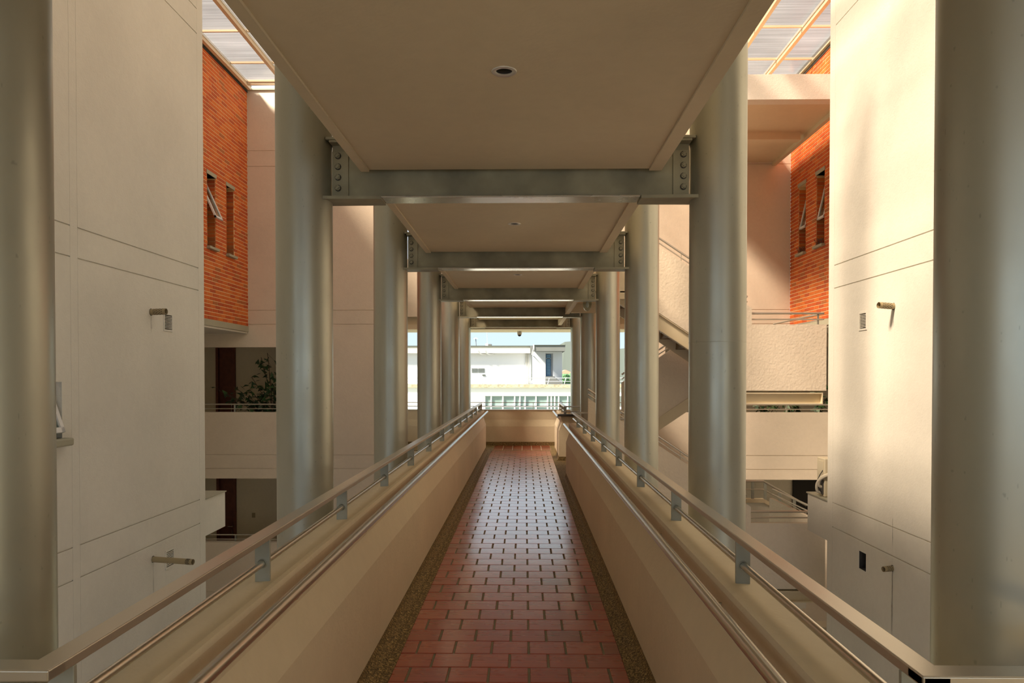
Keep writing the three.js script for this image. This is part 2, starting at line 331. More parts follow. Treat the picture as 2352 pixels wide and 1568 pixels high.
// ───────────────────────── plastered walls with sunk joints ─────────────────────────
function sideWall(name, label, X, out, d0, d1, cells, holes) {   // out: +1 when the wall lies toward +x of its face
  const g = thing(name, label, 'wall', S), y0 = -6.5, y1 = 8.6, xs = (a, b) => out > 0 ? [X + a, X + b] : [X - b, X - a];
  const inside = (h, c) => h[0] > c[0] && h[1] < c[1] && h[2] > c[2] && h[3] < c[3];
  part(g, 'core', prismX(rect(d0, d1, y0, y1), ...xs(.012, .26), holes.map((h) => rect(...h).reverse())), M.white);
  for (const c of cells) part(g, 'panel', prismX(rect(...c), ...xs(0, .014), holes.filter((h) => inside(h, c)).map((h) => rect(...h).reverse())), M.white);
  return g;
}
const grooves = [[-6.5, -3.50], [-3.487, -3.18], [-3.167, -.385], [-.372, -.065], [-.052, 2.755], [2.768, 3.055], [3.068, 6.185], [6.198, 6.515], [6.528, 8.6]];
{
  const cells = [];
  for (const [a, b] of grooves) { cells.push([1.4, 7.178, a, b], [7.302, 10.024, a, b]); }
  cells.push([7.181, 7.299, -6.5, 8.6], [10.027, 10.2, -6.5, 8.6]);
  const w = wallL = sideWall('wall_left', 'tall white plastered wall with sunk joints and an awning window', -4.39, -1, 1.4, 10.2, cells, [[6.2, 7.03, 1.02, 1.552], [9.06, 9.25, 2.18, 2.36], [9.06, 9.25, -.74, -.55]]);
  part(w, 'mass', [bx(-8.6, -5.4, -6.5, 8.6, 1.4, 9.94), bx(-8.6, -4.41, 8.6, 8.75, 1.4, 10.2)], M.white);  // solid fill and cap added to keep sun out of the wall holes
  part(w, 'end_wall', bx(-6.6, -4.401, -6.5, 8.6, 9.95, 10.199), M.white);
  part(w, 'ledge', [bx(-6.2, -4.391, -.59, -.085, 10.201, 10.88)], M.white, { label: 'concrete service ledge' });
  part(w, 'ledge_coping', rb(-6.2, -4.375, -.085, -.07, 10.2, 10.90, .004), M.concrete);
}
{
  const cells = [];
  for (const [a, b] of grooves) if (b > -3.2 && a < 2.7) cells.push([1.4, 8.3112, a, b], [8.3128, 9.93, a, b]); else cells.push([1.4, 9.93, a, b]);
  cells.push([9.934, 10.1, -6.5, 8.6]);
  const w = wallR = sideWall('wall_right', 'tall sunlit white wall with sunk joints and a broken vent hole', 4.065, 1, 1.4, 10.1, cells, [[8.99, 9.16, 2.18, 2.36], [8.955, 9.145, -.725, -.51]]);
  part(w, 'hole_dark_liner', [bx(4.07, 4.4, -.725, -.72, 8.956, 9.144), bx(4.07, 4.4, -.515, -.51, 8.956, 9.144), bx(4.07, 4.4, -.72, -.515, 8.955, 8.96), bx(4.07, 4.4, -.72, -.515, 9.14, 9.145), bx(4.4, 4.41, -.725, -.51, 8.95, 9.15)], M.dark, { label: 'dark lining added for dirt and shade inside the broken vent hole' });  // added lining paints the hole dark, for its dirty reveal and its shade
  part(w, 'mass', [bx(5.1, 8.3, -6.5, 8.6, 1.4, 9.84), bx(4.08, 8.3, 8.6, 8.75, 1.4, 10.1)], M.white);  // same added fill and cap, so the holes stay unlit
  part(w, 'end_wall', bx(4.076, 6.3, -6.5, 8.6, 9.85, 10.099), M.white);
  part(w, 'ledge', [bx(4.066, 5.9, -.6, -.07, 10.101, 10.8)], M.white, { label: 'concrete service ledge' });
  part(w, 'ledge', [bx(4.0, 5.9, -2.6, -2.37, 10.101, 10.85)], M.white, { label: 'concrete service ledge' });
  part(w, 'ledge_coping', rb(4.05, 5.9, -.07, -.05, 10.1, 10.82, .004), M.concrete);
}
{ // awning window of the white wall
  const w = thing('window_1', 'white framed awning window half open in the white plastered wall', 'window', S);
  part(w, 'frame', [bx(-4.56, -4.50, 1.02, 1.06, 6.2, 7.03), bx(-4.56, -4.50, 1.51, 1.55, 6.2, 7.03), bx(-4.56, -4.50, 1.02, 1.55, 6.2, 6.24), bx(-4.56, -4.50, 1.02, 1.55, 6.99, 7.03)], M.whitePaint);
  part(w, 'sill', rb(-4.55, -4.30, .945, 1.02, 6.1, 7.08, .02), M.concrete);
  const s = new THREE.Group(); s.name = 'sash'; s.position.set(-4.50, 1.53, -6.61); s.rotation.z = .32; w.add(s);
  const fr = (a, b, c, d) => bx(-.02, .02, a, b, c, d);
  part(s, 'sash_frame', [fr(-.48, -.43, -.38, .38), fr(-.04, 0, -.38, .38), fr(-.48, 0, -.38, -.33), fr(-.48, 0, .33, .38)], M.whitePaint);
  part(s, 'pane', bx(-.004, .004, -.43, -.04, -.33, .33), M.glass);
}
// vents and pipes on the two white walls
function vent(label, X, s, d0, d1, y0, y1) {
  const g = thing('vent_grille', label, 'vent'), xs = (a, b) => s > 0 ? [X + a, X + b] : [X - b, X - a];
  part(g, 'frame', [bx(...xs(0, .008), y0 - .022, y0, d0 - .02, d1 + .02), bx(...xs(0, .008), y1, y1 + .022, d0 - .02, d1 + .02), bx(...xs(0, .008), y0, y1, d0 - .02, d0), bx(...xs(0, .008), y0, y1, d1, d1 + .02)], M.white);
  part(g, 'void_dark_plate', bx(...xs(-.045, -.04), y0, y1, d0, d1), M.black);  // black plate added behind the slats, painting the dark of the void
  const n = 10, p = (y1 - y0) / n;
  for (let k = 1; k < n; k++) { const y = y0 + k * p; part(g, 'slat', bx(...xs(-.02, .006), y - p * .18, y + p * .18, d0, d1), M.white); }
}
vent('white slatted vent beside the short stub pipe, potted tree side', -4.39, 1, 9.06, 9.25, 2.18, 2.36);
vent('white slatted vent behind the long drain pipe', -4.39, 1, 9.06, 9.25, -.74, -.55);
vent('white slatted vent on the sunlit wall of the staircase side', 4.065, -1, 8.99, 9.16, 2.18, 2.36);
function stub(label, base, tip, r, perf0) {
  const g = thing('drain_pipe', label, 'pipe', { group: 'drain pipes on the white walls' });
  const dir = tip.clone().sub(base), l = dir.length(); dir.normalize();
  const q = new THREE.Quaternion().setFromUnitVectors(new THREE.Vector3(0, 1, 0), dir);
  const place = (geo) => geo.applyQuaternion(q).translate(base.x, base.y, base.z);
  part(g, 'pipe', place(new THREE.LatheGeometry([[r, -.01], [r, l], [r * .86, l], [r * .86, 0]].map((a) => new THREE.Vector2(...a)), 28).toNonIndexed()), M.plastic);
  part(g, 'flange', place(new THREE.TorusGeometry(r * 1.02, .006, 8, 28).rotateX(Math.PI / 2).toNonIndexed()), M.dark);
  const holes = [];
  for (let a = 0; a < 10; a++) for (let k = 0; k < 6; k++) {
    const t = perf0 + (l - .03 - perf0) * (k + .5) / 6, an = a / 10 * Math.PI * 2 + (k % 2) * .3;
    holes.push(place(new THREE.CircleGeometry(r * .17, 8).rotateY(Math.PI / 2).translate(r + .0012, 0, 0).rotateY(an).translate(0, t, 0).toNonIndexed()));
  }
  part(g, 'perforation', holes, M.black);
}
stub('short perforated stub pipe beside a slatted vent, potted tree side', V(-4.39, 2.36, 8.74), V(-4.20, 2.365, 8.72), .036, .04);
stub('long drain pipe crossing in front of a slatted vent', V(-4.39, -.555, 8.74), V(-3.86, -.555, 8.62), .034, .46);
stub('short perforated stub pipe high on the sunlit white wall', V(4.065, 2.375, 8.33), V(3.88, 2.385, 8.29), .034, .04);
stub('stained short stub pipe below the joint on the sunlit wall', V(4.065, -.515, 8.31), V(3.945, -.515, 8.27), .030, .02);

// dirt that has run down below the pipes (own outline and grain, seen on the plaster)
function stainTexture(sd) {
  return tex(128, 256, (u, v) => { const c = .5 + .12 * (fbm(.3, v, 5, 3, sd) - .5), w = .08 + .20 * (1 - v) * fbm(.7, v, 7, 3, sd + 3); const a = Math.max(0, 1 - Math.abs(u - c) / w) * (.25 + .75 * fbm(u, v, 24, 3, sd + 7)); return Math.min(1, a * Math.min(1, v * 3) * Math.min(1, (1 - v) * 14)); }, 1, false);
}
function stain(wall, X, out, d, y1, w, h, strength, sd) {
  const m = new THREE.MeshStandardMaterial({ color: lin(.05, .042, .03), roughness: .95, transparent: true, opacity: strength, alphaMap: stainTexture(sd) });
  const g = new THREE.PlaneGeometry(w, h).rotateY(-out * Math.PI / 2).translate(X - out * .0015, y1 - h / 2, -d);
  part(wall, 'dirt_streak', g, m);
}
stain(wallR, 4.065, 1, 8.315, -.535, .16, .75, .75, 101); stain(wallR, 4.065, 1, 8.315, .05, .10, .34, .6, 131); stain(wallR, 4.065, 1, 8.335, 2.36, .07, .22, .6, 111);
stain(wallL, -4.39, -1, 8.74, 2.34, .10, .24, .4, 121); stain(wallL, -4.39, -1, 8.745, -.58, .10, .5, .4, 141);

// ───────────────────────── back wall with galleries ─────────────────────────
const BD = 16.58;
{
  const g = thing('wall_back', 'pinkish plastered end wall with open galleries on the potted tree side', 'wall', S);
  const bands = [[7.93, 6.613], [6.60, 6.268], [6.255, 3.084], [3.071, 2.772], [2.759, 2.257]];
  const pan = (x0, x1, y0, y1) => part(g, 'panel', bx(x0, x1, y0, y1, BD, BD + .02), M.pink);
  for (const [a, b] of bands) pan(-8.2, -2.95, b, a);
  pan(-4.8, -2.95, -.130, 2.257); pan(-8.2, -4.8, -.130, .81);
  pan(-8.2, -2.95, -.436, -.143); pan(-8.2, -4.8, -.67, -.449); pan(-4.8, -2.95, -3.2, -.449); pan(-8.2, -4.8, -3.2, -2.10);
  pan(-8.2, -2.95, -6.5, -3.213);
  part(g, 'core', [bx(-8.2, -2.95, 2.257, 7.93, BD + .012, BD + .24), bx(-4.8, -2.95, -6.5, 2.257, BD + .012, BD + .24), bx(-8.2, -4.8, -.67, .81, BD + .012, BD + .2), bx(-8.2, -4.8, -6.5, -2.1, BD + .012, BD + .2)], M.pink);
  part(g, 'gallery_floor', [bx(-8.2, -3.2, -.3, -.0, BD + .2, 18.6), bx(-8.2, -3.2, -3.4, -3.1, BD + .2, 18.6)], M.cream);
  part(g, 'gallery_ceiling', [bx(-8.2, -3.2, 2.66, 2.9, BD + .24, 18.6), bx(-8.2, -3.2, -.45, -.3, BD + .2, 18.6)], M.cream);
  part(g, 'gallery_back', [bx(-8.6, -7.52, -6, 3, 18.25, 18.5), bx(-7.12, -2.95, -6, 3, 18.25, 18.5), bx(-7.52, -7.12, 2.35, 3, 18.25, 18.5), bx(-7.52, -7.12, -.8, 0, 18.25, 18.5)], M.cream);
  part(g, 'gallery_side', [bx(-3.2, -2.95, -6, 2.66, BD + .24, 18.5), bx(-8.6, -8.2, -6.5, 3.2, 10.2, 18.5)], M.white);
  part(g, 'coping', [rb(-8.2, -2.95, 7.93, 7.985, BD - .03, BD + .27, .01)], M.concrete);
}
{
  const g = thing('wall_back_right', 'warm plastered end wall with open galleries behind the staircase', 'wall', S);
  const pan = (x0, x1, y0, y1) => part(g, 'panel', bx(x0, x1, y0, y1, BD, BD + .02), M.pink);
  for (const [a, b] of [[7.93, 6.613], [6.60, 6.268], [6.255, 3.084], [3.071, 2.772]]) pan(2.7, 5.83, b, a);
  pan(2.7, 7.9, 2.257, 2.55); pan(2.7, 5.83, 2.55, 2.759); pan(2.7, 3.1, -.13, 2.257); pan(3.1, 7.9, -.13, .81); pan(2.7, 7.9, -.436, -.143); pan(2.7, 7.9, -.67, -.449); pan(2.7, 3.1, -3.2, -.67); pan(2.7, 7.9, -6.5, -2.0);
  part(g, 'core', [bx(2.7, 5.83, 2.257, 7.93, BD + .012, BD + .24), bx(2.7, 3.1, -6.5, 2.257, BD + .012, BD + .24), bx(3.1, 7.9, -.67, .81, BD + .012, BD + .2), bx(3.1, 7.9, -6.5, -2, BD + .012, BD + .2)], M.pink);
  part(g, 'gallery_floor', [bx(2.9, 7.99, -.3, 0, BD + .2, 18.6), bx(2.9, 7.99, -3.4, -3.1, BD + .2, 18.6)], M.cream);
  part(g, 'gallery_ceiling', [bx(2.9, 7.99, 2.66, 2.9, BD + .24, 18.6), bx(2.9, 7.99, -.45, -.3, BD + .2, 18.6)], M.cream);
  part(g, 'gallery_back', [bx(2.7, 7.99, -6, 3, 18.25, 18.5)], M.white);
  part(g, 'doorway_shade', bx(6.5, 7.3, -3.1, -.9, 18.2, 18.26), M.black, { label: 'flat black panel with the shade of an open door as its colour' });  // black slab on the wall, paints the dark inside an open door
  part(g, 'gallery_side', [bx(2.7, 2.95, -6, 2.66, BD + .24, 18.5), bx(8, 8.3, -6.5, 3.2, 10.1, 18.5)], M.white);
}
for (const [i, y] of [[1, 0], [2, -3.1]]) {
  const d = thing(`door_${i}`, i === 1 ? 'dark red wooden door on the gallery beside the potted tree' : 'dark red wooden door on the lower gallery', 'door', S);
  part(d, 'leaf', bx(-7.50, -7.14, y, y + 2.33, 18.30, 18.35), M.door);
  part(d, 'frame', [bx(-7.56, -7.50, y, y + 2.38, 18.2, 18.36), bx(-7.14, -7.08, y, y + 2.38, 18.2, 18.36)], M.door);
  part(d, 'handle', [rod(V(-7.20, y + 1.02, 18.29), V(-7.20, y + 1.02, 18.24), .012), rod(V(-7.20, y + 1.02, 18.24), V(-7.30, y + 1.02, 18.24), .009), rod(V(-7.2, y + .72, 18.27), V(-7.2, y + .95, 18.27), .008)], M.tube);
}
single('switch_plate', rb(-6.70, -6.62, -1.86, -1.74, 18.235, 18.25, .004), M.plastic, 'small beige switch plate on the dark lower gallery wall', 'switch');
function galleryRail(label, x0, x1, d, y) {
  const g = thing('guard_rail', label, 'railing');
  part(g, 'top_rail', rod(V(x0, y, d), V(x1, y, d), .016), M.rail);
  part(g, 'middle_tube', rod(V(x0, y - .1, d), V(x1, y - .1, d), .011), M.rail);
  for (let x = x0 + .35; x < x1; x += 1.15) part(g, 'post', rb(x - .018, x + .018, y - .2, y, d - .006, d + .006, .002), M.post);
}
galleryRail('low two-bar railing on the gallery wall in front of the potted tree', -8.0, -4.85, 16.68, .985);
galleryRail('low two-bar railing of the dark lower gallery', -8.0, -4.85, 16.68, -1.95);
galleryRail('low railing with plants behind it, under the stair landing', 3.15, 7.8, 16.68, .98);

// ───────────────────────── brick walls ─────────────────────────
function brickWall(name, label, X, s, d0, d1, wins) {    // s: direction the face looks
  const g = thing(name, label, 'wall', S), y0 = 2.72, y1 = 7.93, LEN = .25, H = .0762, xs = (a, b) => s > 0 ? [X - b, X - a] : [X + a, X + b];
  const holes = wins.map((w) => rect(...w).reverse());
  part(g, 'mortar_core', prismX(rect(d0, d1, y0, y1), ...xs(.004, .27), holes), M.mortar);
  part(g, 'base_beam', bx(...xs(-.01, 2.2), 2.60, 2.72, d0, d1), M.concrete);
  part(g, 'soffit', bx(...xs(.02, 2.2), 2.56, 2.60, d0, d1), M.white);
  part(g, 'dark_room_block', [bx(...xs(.75, 2.2), 2.75, 8.0, d0, d1), bx(...xs(.0, 2.2), 7.99, 8.1, d0, d1)], M.dark);  // dark block added behind the slit windows so they read unlit
  const list = [];
  const rot = new THREE.Matrix4().makeRotationZ(s > 0 ? -Math.PI / 2 : Math.PI / 2);
  for (let r = 0; r * H + y0 + H * .9 < y1; r++) {
    const ya = y0 + r * H + .007, yb = ya + H - .014;
    for (let j = -1; j < (d1 - d0) / LEN + 1; j++) {
      let a = d0 + (j + (r % 2) * .5) * LEN + .005 + .004 * (hash(r, j, 61) - .5), b = a + LEN - .014;
      a = Math.max(a, d0); b = Math.min(b, d1); if (b - a < .03) continue;
      let segs = [[a, b]];
      for (const w of wins) if (yb > w[2] && ya < w[3]) segs = segs.flatMap(([p, q]) => q <= w[0] || p >= w[1] ? [[p, q]] : [[p, Math.min(q, w[0])], [Math.max(p, w[1]), q]].filter(([m, n]) => n - m > .02));
      for (const [p, q] of segs) {
        const m = new THREE.Matrix4().makeTranslation(X - s * .0065 + s * .003 * (hash(r, j, 4) - .5), (ya + yb) / 2, -(p + q) / 2).multiply(rot);
        list.push({ w: Math.round((yb - ya) * 500) / 500, h: .008, l: Math.round((q - p) * 200) / 200, c: .002, m, k: MOSTLY(r, j * 3 + 1), d: (p + q) / 2, y: ya });
      }
    }
  }
  // jamb bricks of the window openings, on the face turned to the camera
  for (const w of wins) for (let y = w[2]; y + H < w[3]; y += H) {
    const m = new THREE.Matrix4().makeTranslation(X - s * .12, y + H / 2, -(w[1] - .003)).multiply(new THREE.Matrix4().makeRotationX(Math.PI / 2));
    list.push({ w: .22, h: .008, l: .066, c: .002, m, k: MOSTLY(Math.round(y * 99), 3), d: 16, y });
  }
  layPieces(g, 'brick', list, brickMats, 300, (q) => Math.hypot(q.d - 14.6, (q.y - 4.6) * .55) + (q.d < 13.6 ? 50 : 0));
  part(g, 'flashing', bx(...xs(-.05, .27), 7.95, 7.985, d0, d1), M.concrete);
  part(g, 'gap_shade_strip', bx(...xs(.03, .26), 7.93, 7.95, d0, d1), M.black);  // black filler paints the shadow in the gap below the flashing
  part(g, 'shade_strip', bx(...xs(-.012, .03), 7.88, 7.925, d0, d1), M.dark);  // dark strip paints the shadow along the top of the brick
  return g;
}
const winL = [[14.46, 14.86, 4.14, 5.54], [15.40, 15.80, 4.14, 5.54]], winR = [[14.72, 15.13, 4.20, 5.62], [15.69, 16.10, 4.20, 5.62]];
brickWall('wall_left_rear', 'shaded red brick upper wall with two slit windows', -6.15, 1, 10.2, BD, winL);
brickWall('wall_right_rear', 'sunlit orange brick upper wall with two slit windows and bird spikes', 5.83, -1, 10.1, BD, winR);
function slit(n, label, X, s, w, open, spikes) {
  const g = thing(`window_${n}`, label, 'window', S), xs = (a, b) => s > 0 ? [X - b, X - a] : [X + a, X + b], [d0, d1, y0, y1] = w;
  part(g, 'lintel', bx(...xs(-.012, .26), y1, y1 + .075, d0 - .03, d1 + .03), M.concrete);
  part(g, 'sill', rb(...xs(-.07, .2), y0 - .05, y0 + .0, d0 - .03, d1 + .03, .006), M.concrete);
  part(g, 'frame', [bx(...xs(.20, .24), y0, y1, d0, d0 + .03), bx(...xs(.20, .24), y0, y1, d1 - .03, d1), bx(...xs(.20, .24), y1 - .03, y1, d0, d1), bx(...xs(.20, .24), y0 + .42, y0 + .45, d0, d1)], M.dark);
  part(g, 'pane', bx(...xs(.215, .221), y0, open ? y0 + .42 : y1, d0, d1), M.glass);
  if (open) {
    const k = new THREE.Group(); k.name = 'sash'; k.position.set(X - s * .20, y1 - .06, -(d0 + d1) / 2); k.rotation.z = s * open; g.add(k);
    const h = .86, q = (d1 - d0) / 2 - .03, f = (a, b, c, d) => bx(-.016, .016, a, b, c, d);
    part(k, 'sash_frame', [f(-h, -h + .045, -q, q), f(-.04, 0, -q, q), f(-h, 0, -q, -q + .045), f(-h, 0, q - .045, q)], M.whitePaint);
    part(k, 'pane', bx(-.003, .003, -h + .045, -.04, -q + .045, q - .045), M.glass);
  }
  if (spikes) {
    const sp = [];
    for (let i = 0; i < 16; i++) { const d = d0 + .02 + (d1 - d0 - .04) * (i + .5) / 16, x = X + s * .02; sp.push(rod(new THREE.Vector3(x, y0, -d), new THREE.Vector3(x + s * .05 * (i % 3 - 1), y0 + .13, -d - .03 * (i % 2 ? 1 : -1)), .003, 5)); }
    part(g, 'bird_spikes', sp, M.dark);
  }
}
slit(2, 'slit window with an open white awning sash in the shaded brick wall', -6.15, 1, winL[0], .42, false);
slit(3, 'closed slit window in the shaded brick wall', -6.15, 1, winL[1], 0, false);
slit(4, 'slit window with spikes close to the sunlit white wall, orange brick', 5.83, -1, winR[0], .22, true);
slit(5, 'slit window with spikes close to the plastered corner, orange brick', 5.83, -1, winR[1], .22, true);

// ───────────────────────── skylight roof ─────────────────────────
{
  const g = thing('roof', 'translucent ribbed sheet skylight on slim rafters over the courtyard', 'roof', S), RY = 8.04;
  const xsL = [], bars = [1.4, 4.2, 7.0, 9.8, 12.5, 13.9, 15.3, 16.25];
  for (let x = 5.12; x > -6.1; x -= .86) xsL.push(x);
  xsL.forEach((x) => { part(g, 'rafter', bx(x - .035, x + .035, RY - .13, RY - .012, 1.4, 16.5), M.rafter); part(g, 'glazing_bar', [bx(x - .05, x - .036, RY - .06, RY - .014, 1.4, 16.5), bx(x + .036, x + .05, RY - .06, RY - .014, 1.4, 16.5)], M.alu); });
  bars.forEach((d) => part(g, 'purlin', bx(-6.15, 5.83, RY - .05, RY - .012, d - .018, d + .018), M.rafter));
  const edges = [5.83, ...xsL, -6.15];
  for (let i = 0; i + 1 < edges.length; i++) for (let j = 0; j + 1 < bars.length; j++)
    part(g, 'pane', bx(edges[i + 1] + .004, edges[i] - .004, RY - .004, RY, bars[j] + .004, bars[j + 1] - .004), M.poly);
  part(g, 'eave_bar', bx(-6.15, 5.83, RY - .10, RY + .0, 16.25, 16.32), M.rafter);
}

// ───────────────────────── staircase ─────────────────────────
const SL = .669;
function flightFront(label, dy, group) {
  const g = thing('stair_flight', label, 'stairs', T), top = (x) => 3.64 - SL * (x - 2.113) + dy, bot = (x) => 2.604 - SL * (x - 2.103) + dy;
  part(g, 'side_panel', prism([[1.0, bot(1.0)], [3.556, bot(3.556)], [3.556, top(3.556)], [1.0, top(1.0)]], 11.80, 11.90), M.rough);
  part(g, 'end_panel', prism([[3.1, bot(3.1) - .001], [3.1, 1.382 + dy], [3.556, 1.382 + dy], [3.556, bot(3.556) - .001]], 11.80, 11.86), M.rough);
  const web = prism([[1.0, bot(1) - .265], [3.5, bot(3.5) - .265], [3.5, bot(3.5)], [1.0, bot(1)]], 11.86, 11.88);
  const fl = (o) => prism([[1.0, bot(1) + o], [3.5, bot(3.5) + o], [3.5, bot(3.5) + o + .02], [1.0, bot(1) + o + .02]], 11.81, 11.93);
  part(g, 'stringer', [web, fl(-.02), fl(-.265)], M.creamSteel);
  part(g, 'back_stringer', prism([[1.0, bot(1) - .265], [3.5, bot(3.5) - .265], [3.5, bot(3.5)], [1.0, bot(1)]], 12.95, 12.98), M.creamSteel);
  for (let k = 0; k < 9; k++) {
    const x = 3.42 - k * .265, y = bot(3.42) + .02 + k * .177;
    part(g, 'step', [bx(x - .29, x, y - .03, y, 11.9, 12.95), bx(x - .02, x, y - .177, y, 11.9, 12.95)], mat([.22, .15, .08], .7));
  }
  part(g, 'rail', [rod(V(1.0, top(1) + .14, 11.85), V(3.5, top(3.5) + .14, 11.85), .016), rod(V(1.0, top(1) + .06, 11.85), V(3.5, top(3.5) + .06, 11.85), .010), ...[1.3, 1.9, 2.46, 3.1].map((x) => rod(V(x, top(x), 11.85), V(x, top(x) + .14, 11.85), .007))], M.rail);
  return g;
}
flightFront('upper stair flight with textured plaster side sloping down from the upper bridge', 0);
flightFront('lower stair flight sloping down from the bridge level', -3.12);
function flightRear(label, dy) {
  const g = thing('stair_flight', label, 'stairs', T), bot = (x) => .878 + .673 * (x - 2.325) + dy, top = (x) => bot(x) + 1.04;
  part(g, 'side_panel', prism([[1.70, bot(1.70)], [3.6, bot(3.6)], [3.6, top(3.6)], [1.70, top(1.70)]], 13.10, 13.2), M.rough);
  part(g, 'stringer', [prism([[1.70, bot(1.70) - .235], [3.6, bot(3.6) - .235], [3.6, bot(3.6)], [1.70, bot(1.70)]], 13.14, 13.17), prism([[1.70, bot(1.70) - .02], [3.6, bot(3.6) - .02], [3.6, bot(3.6)], [1.70, bot(1.70)]], 13.08, 13.2)], M.creamSteel);
  for (let k = 0; k < 7; k++) { const x = 1.75 + k * .26, y = bot(1.75) + .1 + k * .175; part(g, 'step', [bx(x, x + .28, y - .03, y, 13.2, 14.25), bx(x, x + .02, y - .177, y, 13.2, 14.25)], mat([.22, .15, .08], .7)); }
  part(g, 'rail', [rod(V(1.70, top(1.70) + .14, 13.15), V(3.6, top(3.6) + .14, 13.15), .016), rod(V(1.70, top(1.70) + .06, 13.15), V(3.6, top(3.6) + .06, 13.15), .010)], M.rail);
}
flightRear('shaded rear stair flight rising from the bridge to the half landing', 0);
flightRear('rear stair flight below the bridge rising to its level', -3.12);
function landing(label, dy, railLabel) {
  const g = thing('stair_landing', label, 'landing', T);
  part(g, 'front_panel', bx(3.557, 4.72, 1.382 + dy, 2.418 + dy, 11.80, 11.9), M.rough);
  part(g, 'slab', bx(3.46, 4.72, 1.36 + dy, 1.52 + dy, 11.9, 14.3), M.cream);
  part(g, 'side_panel', bx(4.66, 4.72, 1.382 + dy, 2.418 + dy, 11.9, 14.3), M.rough);
  part(g, 'edge_beam', [bx(3.2, 4.67, 1.17 + dy, 1.185 + dy, 11.8, 11.96), bx(3.2, 4.67, 1.335 + dy, 1.35 + dy, 11.8, 11.96), bx(3.2, 4.67, 1.185 + dy, 1.335 + dy, 11.875, 11.89), bx(4.655, 4.67, 1.185 + dy, 1.335 + dy, 11.8, 11.96)], M.creamSteel);
  const r = thing('guard_rail', railLabel, 'railing');
  part(r, 'top_rail', rod(V(3.556, 2.595 + dy, 11.85), V(4.69, 2.595 + dy, 11.85), .018), M.rail);
  part(r, 'middle_tube', rod(V(3.556, 2.50 + dy, 11.85), V(4.69, 2.50 + dy, 11.85), .013), M.rail);
  part(r, 'side_rail', [rod(V(4.69, 2.595 + dy, 11.85), V(4.69, 2.595 + dy, 14.2), .016), rod(V(4.69, 2.5 + dy, 11.85), V(4.69, 2.5 + dy, 14.2), .011)], M.rail);
  part(r, 'post', rb(4.59, 4.62, 2.418 + dy, 2.59 + dy, 11.845, 11.855, .002), M.post);
}
landing('half landing with a rough plaster front panel above the plant gallery', 0, 'two-bar railing on top of the upper half landing');
landing('lower half landing with a shaded rough plaster front panel', -3.12, 'two-bar railing on top of the lower half landing');
{ // further stair seen through the lower gallery opening
  const g = thing('stair_flight', 'distant stair guard sloping down inside the lower gallery', 'stairs', T);
  part(g, 'curb', prism([[4.3, -1.0], [4.94, -1.0], [5.83, -1.5], [5.83, -1.42], [4.94, -.92], [4.3, -.92]], 15.5, 15.62), M.cream);
  part(g, 'top_rail', [rod(V(4.3, -.56, 15.55), V(4.94, -.56, 15.55), .022), rod(V(4.94, -.56, 15.55), V(5.83, -1.06, 15.55), .022)], M.rail);
  part(g, 'middle_tube', [rod(V(4.3, -.73, 15.55), V(4.94, -.73, 15.55), .012), rod(V(4.94, -.73, 15.55), V(5.83, -1.23, 15.55), .012)], M.rail);
  for (const [x, y] of [[4.72, -.92], [4.98, -.94], [5.28, -1.11], [5.58, -1.28]]) part(g, 'post', bx(x - .03, x + .03, y, y + .36, 15.54, 15.56), M.post);
  part(g, 'panel', prism([[4.2, -3.2], [5.83, -3.2], [5.83, -1.5], [4.94, -1.0], [4.2, -1.0]], 15.54, 15.6), M.white);
}
{ // upper walkway high on the staircase side
  const g = thing('walkway', 'upper walkway with a plain white front beam under the skylight', 'walkway', T);
  part(g, 'front_beam', bx(3.3, 5.42, 6.25, 6.67, 12.71, 12.95), M.white);
  part(g, 'soffit', bx(3.3, 5.42, 6.30, 6.45, 12.95, BD), M.soffit);
  part(g, 'cross_beam', bx(3.3, 5.30, 6.16, 6.30, 14.55, 14.75), M.soffit);
  part(g, 'edge_beam', bx(5.42, 5.50, 6.22, 6.5, 12.75, BD), M.soffit);
}

// ───────────────────────── small things ─────────────────────────
{
  const c = thing('security_camera', 'white dome security camera hanging from the far soffit', 'camera');
  part(c, 'mount', new THREE.CylinderGeometry(.05, .055, .03, 28).translate(-.12, 2.645, -17.5).toNonIndexed(), M.whitePaint);
  part(c, 'housing', new THREE.CylinderGeometry(.058, .05, .05, 28).translate(-.12, 2.605, -17.5).toNonIndexed(), M.whitePaint);
  part(c, 'dome', new THREE.SphereGeometry(.042, 24, 14, 0, Math.PI * 2, Math.PI / 2, Math.PI / 2).translate(-.12, 2.582, -17.5).toNonIndexed(), M.black);
}
{
  const c = thing('jar_lamp', 'clear glass jar lamp, unlit, under the side soffit by the stairs', 'lamp'), x = 1.05, d = 12.6;
  const L = (p) => new THREE.LatheGeometry(p.map((q) => new THREE.Vector2(...q)), 32).toNonIndexed().translate(x, 2.9, -d);
  part(c, 'base', L([[.0, -.0], [.085, -.002], [.09, -.02], [.075, -.035], [.0, -.036]]), M.alu);
  part(c, 'glass_jar', L([[.07, -.035], [.074, -.08], [.066, -.14], [.04, -.185], [.0, -.2]]), M.glass);
  part(c, 'bulb', L([[.0, -.036], [.02, -.04], [.03, -.1], [.02, -.135], [.0, -.145]]), M.whitePaint);
}
